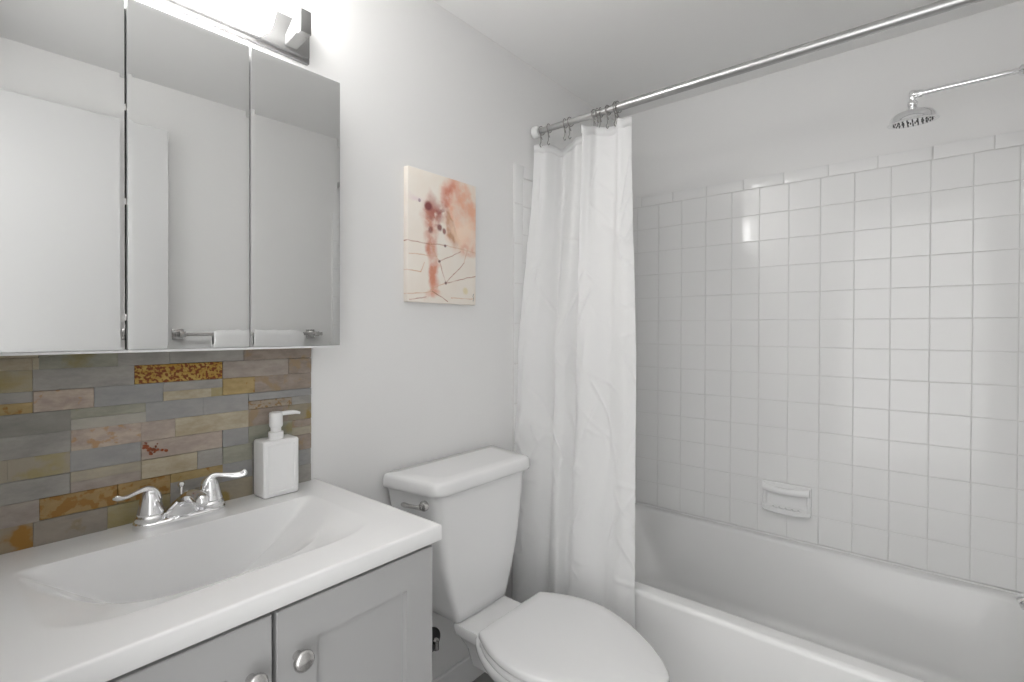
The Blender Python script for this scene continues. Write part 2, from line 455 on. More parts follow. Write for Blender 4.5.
for j in range(NV + 1):
    f = j / NV; row = []
    for i in range(NU + 1):
        u = i / NU
        zt_ = ZT + .004 * math.sin(u * 46) - .004
        z = zt_ + (ZBOT - zt_) * f
        if f < .52: g = smooth(f / .52); p = ct[i].lerp(cm[i], g)
        else: g = smooth((f - .52) / .48) * .6 + .4 * (f - .52) / .48; p = cm[i].lerp(cb[i], g)
        q = Vector((u * 4.5, f * 5, 0))
        amp = .0035 + .004 * f
        wob = noise.noise(q * 2.1) * amp * 1.5 + noise.noise(Vector((u * 16 + f * 7, f * 12 - u * 5, 3))) * amp * .45
        for m_, (ca, sa) in enumerate(((.8, .6), (.6, -.8), (.97, .25))):
            cx_, cy_ = u * 1.15, f * 1.78
            a_, b_ = cx_ * ca + cy_ * sa, -cx_ * sa + cy_ * ca
            rdg = 1 - abs(noise.noise(Vector((a_ * 2.6, b_ * 9.0, 5.3 * m_ + 1)))) * 2.2
            gate = smooth((noise.noise(Vector((cx_ * 4, cy_ * 4, 9.1 + 3 * m_))) + .05) * 3)
            if rdg > 0: wob -= rdg ** 7 * .0048 * gate * smooth(f * 3 + .15)
        if p.y > 1.19: wob = min(wob, .001)
        row.append(bm.verts.new((p.x + wob, min(p.y + wob * .25, YA - .012), z)))
    grid.append(row)
for j in range(NV):
    for i in range(NU):
        bm.faces.new((grid[j][i], grid[j + 1][i], grid[j + 1][i + 1], grid[j][i + 1]))
t = thing('shower_curtain', 'white cloth shower curtain gathered at the left end of the rod', 'curtain', (1.5, 1.0, ZBOT))
c = obj('curtain_cloth', bm, curtain_m, t, angle=180)
bm = bmesh.new()                                           # stitched hem along the top
for i in range(NU):
    pass
rings = []
for i in range(0, NU + 1, 2):
    u = i / NU; p = ct[i]; z = ZT + .004 * math.sin(u * 46) - .004
    a = ct[max(0, i - 1)]; b = ct[min(NU, i + 1)]; nrm = Vector((-(b.y - a.y), b.x - a.x, 0)).normalized() * .0022
    q = Vector((p.x, min(p.y, YA - .012), 0))
    rings.append([Vector((q.x + nrm.x, q.y + nrm.y, z + .001)), Vector((q.x - nrm.x, q.y - nrm.y, z + .001)), Vector((q.x - nrm.x, q.y - nrm.y, z - .028)), Vector((q.x + nrm.x, q.y + nrm.y, z - .028))])
loft(bm, rings); obj('hem', bm, curtain_m, t, angle=180)

# hooks: a wire loop over the rod with a tail down to the hem
def hook_mesh(rr):
    bm = bmesh.new()
    P = [(RX + .004, 0, RZ - .034)]
    for k in range(13):
        a = math.radians(-120 + k * 25); P.append((RX + (rr + .005) * math.cos(a), .0012 * math.sin(k), RZ + (rr + .005) * math.sin(a)))
    P += [(RX - .006, 0, RZ - rr - .014), (RX - .001, .002, RZ - .044), (RX - .006, .003, RZ - .057), (RX, .002, RZ - .064), (RX + .005, 0, RZ - .057)]
    tube(bm, catmull(P, 70), .0017, 8)
    return bm
bases = {}
spots = [1.186, 1.150, 1.075, 1.052, .948, .934, .922, .893, .862, .853]
ords = ['first', 'second', 'third', 'fourth', 'fifth', 'sixth', 'seventh', 'eighth', 'ninth', 'tenth']
hook0 = {}
for i, y in enumerate(spots):
    rr = .0115 if y > .862 else .0145
    lab = ords[i] + ' wire curtain hook along the rod from the left wall' if i else 'wire curtain hook on the rod beside its white end cap'
    if i == len(spots) - 1: lab = 'wire curtain hook on the rod farthest from the left wall'
    if rr not in hook0:
        bm = hook_mesh(rr); bmesh.ops.translate(bm, verts=bm.verts, vec=(0, y, 0))
        o = obj('curtain_hook', bm, wire_m, None, base=(RX, y, RZ), angle=80); hook0[rr] = o
    else:
        o = hook0[rr].copy(); COL.objects.link(o); o.location = (RX, y, RZ)
    o.rotation_euler.z = math.radians(random.uniform(-14, 14))
    if i == 0: o.rotation_euler.z = math.radians(-4)
    tag(o, lab, 'curtain hook', 'wire hooks holding the shower curtain')

# ---------------------------------------------------------------- canvas on the wall
def art_mat():
    m = mat('painted_canvas', (.85, .83, .79), .7, bump=(900, .12, .0004))
    nt = m.node_tree; N = nt.nodes; L = nt.links; b = N['Principled BSDF']
    tc = N.new('ShaderNodeTexCoord')
    sep = N.new('ShaderNodeSeparateXYZ'); 
    nz = N.new('ShaderNodeTexNoise'); nz.inputs['Scale'].default_value = 14; nz.inputs['Detail'].default_value = 5
    L.new(tc.outputs['Object'], nz.inputs['Vector'])
    sub = N.new('ShaderNodeVectorMath'); sub.operation = 'SUBTRACT'; sub.inputs[1].default_value = (.5, .5, .5)
    L.new(nz.outputs['Color'], sub.inputs[0])
    scl = N.new('ShaderNodeVectorMath'); scl.operation = 'SCALE'; scl.inputs['Scale'].default_value = .075
    L.new(sub.outputs[0], scl.inputs[0])
    add = N.new('ShaderNodeVectorMath'); L.new(tc.outputs['Object'], add.inputs[0]); L.new(scl.outputs[0], add.inputs[1])
    L.new(add.outputs[0], sep.inputs[0])
    def math_(op, a, c=None, clamp=False):
        n = N.new('ShaderNodeMath'); n.operation = op; n.use_clamp = clamp
        for k, v in enumerate((a, c)):
            if v is None: continue
            if isinstance(v, (int, float)): n.inputs[k].default_value = v
            else: L.new(v, n.inputs[k])
        return n.outputs[0]
    def spot(cx, cz, rx, rz, soft, rot=0, src=sep):
        dx = math_('SUBTRACT', src.outputs['X'], cx); dz = math_('SUBTRACT', src.outputs['Z'], cz)
        ca, sa = math.cos(rot), math.sin(rot)
        u = math_('DIVIDE', math_('ADD', math_('MULTIPLY', dx, ca), math_('MULTIPLY', dz, sa)), rx)
        v = math_('DIVIDE', math_('SUBTRACT', math_('MULTIPLY', dz, ca), math_('MULTIPLY', dx, sa)), rz)
        d = math_('SQRT', math_('ADD', math_('MULTIPLY', u, u), math_('MULTIPLY', v, v)))
        n = N.new('ShaderNodeMapRange'); n.inputs['From Min'].default_value = 1; n.inputs['From Max'].default_value = 1 - soft
        L.new(d, n.inputs['Value']); return n.outputs[0]
    n2 = N.new('ShaderNodeTexNoise'); n2.inputs['Scale'].default_value = 30; n2.inputs['Detail'].default_value = 5
    L.new(tc.outputs['Object'], n2.inputs['Vector'])
    cr0 = N.new('ShaderNodeValToRGB'); cr0.color_ramp.elements[0].color = rgb(226, 215, 203, 1.15); cr0.color_ramp.elements[1].color = rgb(232, 228, 220, 1.15)
    L.new(nz.outputs['Fac'], cr0.inputs[0]); last = cr0.outputs[0]
    def lay(fac, col, amt=1.0, tex=None):
        nonlocal last
        f = math_('MULTIPLY', fac, amt)
        if tex is not None: f = math_('MULTIPLY', f, tex, True)
        mx = N.new('ShaderNodeMixRGB'); mx.inputs[2].default_value = rgb(*col, 1.2)
        L.new(f, mx.inputs[0]); L.new(last, mx.inputs[1]); last = mx.outputs[0]
    tex = math_('ADD', math_('MULTIPLY', math_('SUBTRACT', n2.outputs['Fac'], .5), 2.2), .75, True)
    tex2 = math_('ADD', math_('MULTIPLY', math_('SUBTRACT', n2.outputs['Fac'], .5), 5.0), .75, True)
    # canvas centre is the origin; half size .147 x .205
    sep2 = N.new('ShaderNodeSeparateXYZ'); sc2 = N.new('ShaderNodeVectorMath'); sc2.operation = 'SCALE'; sc2.inputs['Scale'].default_value = .016
    ad2 = N.new('ShaderNodeVectorMath'); L.new(sub.outputs[0], sc2.inputs[0]); L.new(tc.outputs['Object'], ad2.inputs[0]); L.new(sc2.outputs[0], ad2.inputs[1]); L.new(ad2.outputs[0], sep2.inputs[0])
    def UV(u, v): return (u - .5) * .294, (v - .5) * .41
    def S_(u, v, ru, rv, soft, col, amt, tx=None, rot=0, src=sep):
        x, z = UV(u, v); lay(spot(x, z, ru * .294, rv * .41, soft, rot, src), col, amt, tx)
    S_(.78, .72, .36, .36, .4, (220, 172, 146), 1.0, tex, .25)
    S_(.66, .92, .20, .10, .8, (208, 140, 116), .8, tex, -.4)
    S_(.88, .80, .14, .26, .6, (222, 170, 142), .8, tex2, .3)
    S_(.56, .86, .09, .15, .7, (196, 112, 92), .85, tex, -.5)
    S_(.46, .76, .08, .12, .8, (190, 120, 100), .7, tex2, -.5)
    S_(.82, .58, .22, .16, .6, (236, 212, 192), .8, None, .5)
    S_(.60, .60, .085, .17, .35, (186, 142, 112), .95, tex, .45)
    S_(.68, .55, .05, .15, .7, (226, 196, 170), .8, None, .6)
    S_(.88, .44, .14, .05, .8, (206, 146, 116), .7, tex2, -.2)
    S_(.31, .62, .15, .24, .7, (190, 130, 110), .9, tex2, 0)
    S_(.38, .71, .17, .13, .8, (160, 94, 84), .9, tex2, .2)
    S_(.33, .42, .10, .14, .5, (192, 124, 100), .9, tex, .05)
    S_(.35, .25, .095, .20, .45, (200, 130, 104), .95, tex, 0)
    S_(.33, .09, .13, .07, .7, (206, 140, 112), .75, tex2, .3)
    S_(.28, .735, .065, .042, .45, (116, 58, 58), .95, None, 0, sep2)
    S_(.42, .73, .06, .035, .6, (138, 76, 70), .8, tex, .6)
    S_(.43, .585, .045, .036, .5, (122, 66, 62), .9, None, .3, sep2)
    S_(.50, .565, .035, .030, .5, (132, 76, 68), .85, None, .3, sep2)
    S_(.30, .555, .04, .032, .5, (132, 76, 70), .8, None, 0, sep2)
    S_(.30, .64, .05, .03, .6, (160, 98, 86), .7, tex)
    S_(.155, .765, .022, .016, .4, (90, 64, 72), .9, None, 0, sep2)
    S_(.12, .78, .14, .03, .9, (216, 196, 200), .6)
    S_(.83, .115, .05, .032, .5, (214, 202, 166), .8, None, 0, sep2)
    def seg(p0, p1, w, col, amt):
        (x0, z0), (x1, z1) = UV(*p0), UV(*p1)
        dx, dz = x1 - x0, z1 - z0; l2 = dx * dx + dz * dz
        px_, pz_ = math_('SUBTRACT', sep2.outputs['X'], x0), math_('SUBTRACT', sep2.outputs['Z'], z0)
        h = math_('DIVIDE', math_('ADD', math_('MULTIPLY', px_, dx), math_('MULTIPLY', pz_, dz)), l2, True)
        qx, qz = math_('SUBTRACT', px_, math_('MULTIPLY', h, dx)), math_('SUBTRACT', pz_, math_('MULTIPLY', h, dz))
        d = math_('SQRT', math_('ADD', math_('MULTIPLY', qx, qx), math_('MULTIPLY', qz, qz)))
        n = N.new('ShaderNodeMapRange'); n.inputs['From Min'].default_value = w; n.inputs['From Max'].default_value = w * .3
        L.new(d, n.inputs['Value']); lay(n.outputs[0], col, amt, tex)
    brn, tan_ = (168, 122, 102), (200, 164, 134)
    for p0, p1, c_ in (((.0, .45), (.55, .46), brn), ((.55, .46), (1.0, .44), tan_), ((.43, .33), (.75, .43), brn), ((.43, .33), (.30, .46), tan_), ((.43, .33), (.52, .16), brn), ((.52, .16), (.80, .34), brn),
                       ((.52, .16), (.30, .10), tan_), ((.52, .16), (1.0, .25), brn), ((.80, .34), (.86, .45), tan_), ((.02, .36), (.40, .37), tan_), ((.0, .24), (.17, .23), tan_), ((.17, .23), (.22, .30), tan_),
                       ((.0, .06), (.33, .09), tan_), ((.33, .09), (.55, .02), brn), ((.60, .05), (.95, .06), tan_), ((.02, .02), (.25, .05), brn)):
        seg(p0, p1, .0022, c_, .9)
    for q_ in ((.43, .33), (.52, .16), (.52, .455)):
        S_(*q_, .022, .014, .5, (100, 70, 66), .85, None, 0, sep2)
    L.new(last, b.inputs['Base Color'])
    return m
art_m = art_mat()
ax0, ax1, az0, az1 = .960, 1.253, H + .083, H + .490
t = thing('canvas_painting', 'small canvas of peach and brown ink blots above the toilet', 'painting', ((ax0 + ax1) / 2, YA, (az0 + az1) / 2))
bm = bmesh.new(); box(bm, ax0, ax1, YA - .021, YA - .0005, az0, az1, .0022, 3)
obj('canvas', bm, art_m, t)
bm = bmesh.new()
for k, (dx, dz) in enumerate(((0, 0), (.003, .010), (.0, .018))):
    tube(bm, [(ax1 - .014 + dx, YA - .0212, az0 + .012 + dz), (ax1 - .011 - dx, YA - .0212, az0 + .020 + dz)], .0007, 6)
obj('ink_mark', bm, dark_rubber, t)

# ---------------------------------------------------------------- medicine cabinet with three mirror doors
CX0, CX1, CZ0, CZ1 = .036, .680, H - .0445, H + .598
CY = 1.119
t = thing('medicine_cabinet', 'three-door mirrored medicine cabinet above the vanity', 'cabinet', ((CX0 + CX1) / 2, YA, CZ0))
bm = bmesh.new(); box(bm, CX0 + .006, CX1 - .004, CY + .014, YA, CZ0 + .004, CZ1 - .004, .002)
box(bm, CX0 + .001, CX1 - .001, CY + .001, YA - .02, CZ0, CZ0 + .0048, .001)
obj('cabinet_body', bm, body_m, t)
bm = bmesh.new(); box(bm, CX0 + .008, CX1 - .008, CY + .0135, CY + .0145, CZ0 + .006, CZ1 - .016); obj('shadow_gap', bm, mat('painted_gap_shade', (.045, .045, .045), .7), t, smooth=False)  # dark sheet painted in as the shade seen between the mirror doors
def mirror_door(x0, x1):
    bm = bmesh.new()
    r = lambda x0, x1, z0, z1, y: [Vector((x0, y, z0)), Vector((x1, y, z0)), Vector((x1, y, z1)), Vector((x0, y, z1))]
    e = .007; MZ0 = CZ0 + .0055
    loft(bm, [r(x0, x1, MZ0, CZ1, CY + .011), r(x0, x1, MZ0, CZ1, CY + .0004), r(x0 + e, x1 - e, MZ0 + e, CZ1 - e, CY)])
    me_faces = bm.faces[:]
    for f in me_faces:
        f.material_index = 1
    bm.faces.ensure_lookup_table()
    front = max(bm.faces, key=lambda f: -f.calc_center_median().y)
    for f in bm.faces:
        c = f.calc_center_median()
        if c.y < CY + .0009: f.material_index = 0
    return bm
g = .0022
splits = [CX0, .2555, .4695, CX1]
for a, b in zip(splits[:-1], splits[1:]):
    obj('mirror_door', mirror_door(a + g, b - g), [mirror_m, white_trim], t, smooth=False)
for z in (H + .02, H + .23, H + .40):
    bm = bmesh.new(); box(bm, .2535, .2575, CY + .004, CY + .0145, z - .006, z + .006, .0005); obj('bumper', bm, nickel, t)

for o in t.children:
    for v in o.data.vertices:
        if v.co.y < -.03: v.co.y += -.022 * (v.co.x + t.location.x - .36)

# ---------------------------------------------------------------- vanity light above the cabinet
t = thing('vanity_light', 'chrome vanity light with a glowing white glass shade', 'lamp', (.353, YA, H + .70))
bm = bmesh.new()
box(bm, .050, .656, YA - .012, YA, H + .668, H + .765, .002); box(bm, .056, .650, YA - .024, YA - .011, H + .676, H + .757, .002)
obj('back_plate', bm, lamp_metal, t)
for xc in (.600, .106):
    bm = bmesh.new()
    prof = [(YA - .02, H + .683), (YA - .02, H + .706), (1.155, H + .742), (1.146, H + .742), (1.146, H + .694), (1.165, H + .690)]
    loft(bm, [[Vector((xc - .013, y, z)) for y, z in prof], [Vector((xc + .016, y, z)) for y, z in prof]])
    bmesh.ops.bevel(bm, geom=bm.edges[:], offset=.0012, segments=2, affect='EDGES')
    br = obj('bracket', bm, lamp_metal, t)
    bm = bmesh.new(); box(bm, xc - .012, xc + .014, 1.130, 1.147, H + .691, H + .745, .001); obj('end_block', bm, lamp_metal, br)
bm = bmesh.new()
prof = []
for k in range(21):
    a = PI * k / 20
    prof.append((1.170 - .050 * math.sin(a) ** .7, H + .775 - .100 * math.cos(a)))
prof += [(YA - .023, H + .870), (YA - .023, H + .680)]
loft(bm, [[Vector((x, y, z)) for y, z in prof] for x in (.178, .530)])
obj('glass_shade', bm, shade_m, t)
bm = bmesh.new(); lathe(bm, [(.0, .0), (.004, .0), (.004, .003), (.0, .004)], (.522, 1.1335, H + .715), (-.1, -1, -.2), 12)
obj('thumb_screw', bm, lamp_metal, t)
bm = bmesh.new(); lathe(bm, [(.016, 0), (.016, .006), (.010, .012), (.0, .014)], (.355, 1.150, H + .672), (0, -.3, -1), 20)
obj('finial', bm, lamp_metal, t)

# ---------------------------------------------------------------- vanity: cabinet and basin top
CT = H - .386
t = thing('vanity_cabinet', 'light grey vanity cabinet with two shaker doors', 'cabinet', (.353, 1.0, 0))
bm = bmesh.new()
box(bm, .045, .0625, .776, YA - .008, 0, H - .4185, .001); box(bm, .650, .668, .776, YA - .008, 0, H - .4185, .001)
box(bm, .0625, .650, YA - .022, YA - .008, .09, H - .45); box(bm, .0625, .650, .79, YA - .022, .09, .106)
obj('carcass', bm, grey_paint, t, smooth=False)
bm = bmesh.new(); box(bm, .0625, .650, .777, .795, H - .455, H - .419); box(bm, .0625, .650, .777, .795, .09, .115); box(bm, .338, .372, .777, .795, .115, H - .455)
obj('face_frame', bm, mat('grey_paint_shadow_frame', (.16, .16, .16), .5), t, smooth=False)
bm = bmesh.new(); box(bm, .0625, .650, .84, .855, 0, .09); obj('toe_kick', bm, grey_paint, t, smooth=False)
def shaker(x0, x1, kx):
    z0, z1, st = .10, H - .4285, .064
    y0, y1 = .757, .776
    bm = bmesh.new()
    def r(a0, a1, b0, b1, y): return [Vector((a0, y, b0)), Vector((a1, y, b0)), Vector((a1, y, b1)), Vector((a0, y, b1))]
    loft(bm, [r(x0, x1, z0, z1, y1), r(x0, x1, z0, z1, y0 + .0015), r(x0 + .0015, x1 - .0015, z0 + .0015, z1 - .0015, y0),
              r(x0 + st, x1 - st, z0 + st, z1 - st, y0), r(x0 + st + .001, x1 - st - .001, z0 + st + .001, z1 - st - .001, y0 + .0095)])
    d = obj('door', bm, grey_paint, t, smooth=False)
    bm = bmesh.new()
    lathe(bm, [(.0075, 0), (.0065, .006), (.0065, .012), (.012, .016), (.0155, .019), (.0165, .0225), (.0155, .026), (.011, .029), (.0, .0305)], (kx, y0 + .0008, H - .508), (0, -1, 0), 32)
    obj('knob', bm, nickel, d, angle=60)
shaker(.047, .3495, .318); shaker(.3565, .666, .388)

t = thing('washbasin', 'white one-piece vanity top with an integral basin', 'sink', (.353, 1.0, CT))
VX0, VX1, VY0, VY1, TH = .028, .6755, .749, YA - .001, .032
SX0, SX1, SY0, SY1 = .105, .602, .828, 1.107
def basin(x, y):
    dx = min(x - SX0, SX1 - x); df = y - SY0; db = SY1 - y
    if dx <= 0 or df <= 0 or db <= 0: return 0.0
    slope = min(.26 * df, .20 * dx * 1.0 + .0, .030)
    k = .03
    s1, s2 = .34 * df, .22 * dx
    h = max(0, min(1, .5 + .5 * (s2 - s1) / k)); slope = s2 * (1 - h) + s1 * h - k * h * (1 - h)
    slope = max(0, min(slope, .06))
    u = (x - .3535) / .246; v = (SY1 - y) / .252
    rho = math.sqrt(u * u + v * v)
    bowl = 0
    if rho < 1:
        e = 1 - rho
        bowl = .090 * (1 - rho ** 2.2) ** 1.35
    d = slope + bowl
    back = min(1, db / .022) ** .6
    return d * back
bm = bmesh.new(); NX, NY = 150, 110
G = []
for j in range(NY + 1):
    row = []
    for i in range(NX + 1):
        x = VX0 + (VX1 - VX0) * i / NX; y = VY0 + (VY1 - VY0) * j / NY
        row.append(bm.verts.new((x, y, CT - basin(x, y))))
    G.append(row)
for j in range(NY):
    for i in range(NX): bm.faces.new((G[j][i], G[j][i + 1], G[j + 1][i + 1], G[j + 1][i]))
loop = [G[0][i] for i in range(NX)] + [G[j][NX] for j in range(NY)] + [G[NY][i] for i in range(NX, 0, -1)] + [G[j][0] for j in range(NY, 0, -1)]
prev = loop
for ins, dz in ((-.0022, -.0012), (-.0032, -.004), (-.0032, -TH + .002), (-.0015, -TH), (.018, -TH)):
    cur = []
    for v in loop:
        x, y = v.co.x, v.co.y
        px = -1 if x < VX0 + 1e-5 else (1 if x > VX1 - 1e-5 else 0); py = -1 if y < VY0 + 1e-5 else (1 if y > VY1 - 1e-5 else 0)
        if py == 1: yy = y
        else: yy = y - py * ins
        cur.append(bm.verts.new((x - px * ins, yy, CT + dz)))
    for k in range(len(loop)):
        q = (k + 1) % len(loop); bm.faces.new((prev[k], prev[q], cur[q], cur[k]))
    prev = cur
for v in bm.verts: v.co.x -= 0
obj('basin_slab', bm, solid_w, t, angle=50)
bm = bmesh.new(); zd = CT - basin(.3535, 1.0)
lathe(bm, [(.0, .004), (.018, .004), (.022, .002), (.023, -.002), (.0, -.003)], (.3535, 1.0, zd + .001), n=24)
tag(obj('drain', bm, chrome, t), 'round chrome drain')

# ---------------------------------------------------------------- faucet
FY = 1.166
t = thing('faucet', 'chrome two-handle centerset faucet on the vanity top', 'faucet', (.3555, FY, CT))
bm = bmesh.new()
def stad(hx, r, z, k=14):
    out = []
    for s, a0 in ((1, -90), (-1, 90)):
        for q in range(k + 1):
            a = math.radians(a0 + 180 * q / k); out.append(Vector((.3555 + s * hx + r * math.cos(a), FY + r * math.sin(a), z)))
    return out
loft(bm, [stad(.0545, .0265, CT - .0003), stad(.0545, .0268, CT + .003), stad(.0545, .0262, CT + .011), stad(.0545, .0225, CT + .015), stad(.054, .018, CT + .016)])
obj('base_plate', bm, chrome, t)
for s, xc in ((-1, .3025), (1, .4085)):
    bm = bmesh.new()
    lathe(bm, [(.0245, .012), (.0255, .018), (.0255, .023), (.0225, .026), (.0225, .028), (.0235, .030), (.0225, .033), (.0195, .045), (.0165, .058), (.0130, .068), (.0075, .074), (.0, .076)], (xc, FY, CT), n=32)
    hd = obj('handle', bm, chrome, t)
    bm = bmesh.new()
    P = [(xc - s * .008, FY, CT + .050), (xc - s * .005, FY - .001, CT + .066), (xc + s * .006, FY - .004, CT + .0765), (xc + s * .022, FY - .010, CT + .0755), (xc + s * .038, FY - .017, CT + .0725), (xc + s * .052, FY - .023, CT + .073), (xc + s * .062, FY - .027, CT + .079)]
    pts = catmull(P, 36); N_ = len(pts)
    rad = []; fl = []
    for k in range(N_):
        f = k / (N_ - 1)
        rad.append(.0125 + (.0046 - .0125) * smooth(f / .45) if f < .45 else .0046 + .0010 * smooth((f - .45) / .5))
        fl.append((1 + .35 * smooth((f - .4) / .5), 1 - .35 * smooth((f - .3) / .6)))
    rad[-1] *= .45; rad[-2] *= .85
    tube(bm, pts, rad, 16, flat=fl)
    obj('lever', bm, chrome, hd)
bm = bmesh.new()
# spout: wide foot, rising forward, round nose
def sect(y, zc, hx, hz, k=20, lean=0):
    return [Vector((.3555 + hx * math.cos(2 * PI * q / k), y + lean * math.sin(2 * PI * q / k), zc + hz * math.sin(2 * PI * q / k))) for q in range(k)]
def flat(yc, z, hx, hy, k=28):
    return [Vector((.3555 + hx * math.cos(2 * PI * q / k), yc + hy * math.sin(2 * PI * q / k), CT + z)) for q in range(k)]
loft(bm, [flat(FY, .011, .037, .0225), flat(FY - .001, .018, .033, .0225), flat(FY - .006, .028, .027, .022), flat(FY - .016, .040, .020, .020), flat(FY - .028, .050, .015, .016), flat(FY - .040, .058, .010, .012), flat(FY - .046, .062, .004, .005)])
rings = [sect(FY - .012, CT + .036, .012, .012), sect(FY - .030, CT + .047, .0165, .0150), sect(FY - .052, CT + .056, .0165, .0150), sect(FY - .076, CT + .061, .0152, .0142), sect(FY - .098, CT + .063, .0138, .0130), sect(FY - .112, CT + .062, .0122, .0115), sect(FY - .120, CT + .061, .009, .0085), sect(FY - .123, CT + .060, .003, .003)]
loft(bm, rings)
obj('spout', bm, chrome, t, angle=60)
bm = bmesh.new(); lathe(bm, [(.0025, .012), (.0025, .060), (.006, .062), (.0065, .066), (.004, .070), (.0, .071)], (.362, FY + .0215, CT), n=16)
obj('lift_rod', bm, chrome, t)

# ---------------------------------------------------------------- soap dispenser
t = thing('soap_dispenser', 'white rectangular soap dispenser with pump on the vanity top', 'soap dispenser', (.560, 1.180, CT))
bm = bmesh.new()
bx0, bx1, by0, by1, bz0, bz1 = .5135, .5965, 1.153, 1.208, CT + .0005, CT + .1305
box(bm, bx0, bx1, by0, by1, bz0, bz1, .0055, 4)
body = obj('bottle', bm, soap_m, t)
bm = bmesh.new()
def fr(e, y): return [Vector((v.x, y, v.y)) for v in rrect(bx0 + e, bx1 - e, bz0 + e, bz1 - e, .003, 0, 3)]
loft(bm, [fr(.0085, by0 + .001), fr(.0085, by0 - .0022), fr(.0100, by0 - .0026), fr(.0115, by0 - .0022), fr(.0125, by0 - .0004)])
obj('front_panel', bm, soap_m, body)
bm = bmesh.new()
lathe(bm, [(.0165, 0), (.0165, .016), (.0135, .017), (.0115, .018), (.0115, .026), (.0138, .028), (.0148, .031), (.0148, .058), (.0138, .061), (.010, .0625), (.0, .063)], (.553, 1.179, bz1 - .001), n=32)
pump = obj('pump', bm, soap_m, t)
bm = bmesh.new()
zz = bz1 + .055
tube(bm, catmull([(.553, 1.179, zz), (.575, 1.172, zz + .002), (.593, 1.167, zz + .002), (.604, 1.164, zz - .001)], 16), [.0052] * 10 + [.0048, .0045, .0042, .0038, .0034, .0032, .003], 12)
obj('nozzle', bm, soap_m, pump)

# ---------------------------------------------------------------- stacked stone backsplash
rows = dict(z=-.0425, a=-.053, b=-.0735, c=-.1115, d=-.1305, e=-.1495, f=-.168, g=-.188, h=-.2265, i=-.2455, j=-.265, k=-.284, l=-.3035, m=-.3215, n=-.3425, o=-.3862)
stones = {
 'T': stone_mat('slate_tan', (128, 118, 98), (146, 138, 122), 20), 'T2': stone_mat('slate_tan_grey', (120, 115, 106), (136, 128, 112), 16),
 'G': stone_mat('slate_grey', (112, 110, 106), (130, 127, 122), 14), 'GD': stone_mat('slate_dark_grey', (103, 102, 97), (116, 114, 108), 14),
 'GL': stone_mat('slate_pale_grey', (128, 125, 119), (138, 134, 126), 14), 'GG': stone_mat('slate_green_grey', (108, 109, 99), (126, 124, 112), 16, (116, 108, 78), .42, 12),
 'B': stone_mat('slate_blue_grey', (112, 112, 112), (125, 124, 122), 12), 'BR': stone_mat('slate_brown_grey', (108, 98, 90), (126, 116, 107), 26, (120, 104, 84), .42, 30),
 'P': stone_mat('slate_pink', (126, 114, 106), (148, 136, 124), 30, (138, 112, 84), .42, 55), 'PR': stone_mat('slate_pink_grey', (124, 114, 107), (142, 131, 121), 24),
 'PG': stone_mat('slate_mauve_grey', (116, 108, 102), (132, 124, 116), 22), 'O': stone_mat('slate_ochre', (122, 106, 70), (140, 122, 86), 26, (116, 84, 40), .40, 60),
 'OG': stone_mat('slate_ochre_grey', (126, 114, 78), (130, 124, 108), 14), 'O2': stone_mat('slate_olive', (122, 111, 74), (128, 121, 100), 12, (126, 119, 106), .5, 16),
 'R': stone_mat('slate_rust', (118, 98, 64), (134, 112, 74), 22, (116, 84, 40), .50, 60), 'R2': stone_mat('slate_rust_patch', (120, 112, 100), (126, 110, 82), 14, (122, 88, 38), .52, 18),
 'RS': stone_mat('slate_rust_speckled', (128, 96, 34), (146, 124, 66), 40, (92, 46, 18), .52, 150), 'MT': stone_mat('slate_mottled', (112, 104, 95), (132, 122, 108), 30, (112, 90, 60), .46, 130),
 'MT2': stone_mat('slate_mottled_grey', (108, 103, 96), (124, 116, 106), 16, (106, 92, 66), .38, 20), 'GO': stone_mat('slate_grey_olive', (110, 104, 92), (122, 114, 98), 18, (112, 96, 56), .42, 26)}
rust = stone_mat('slate_rust_stain', (88, 42, 20), (120, 62, 32), 40)
keys = list(stones); mats = [stones[k] for k in keys] + [mat('stone_joint', (.035, .033, .03), .9), rust]
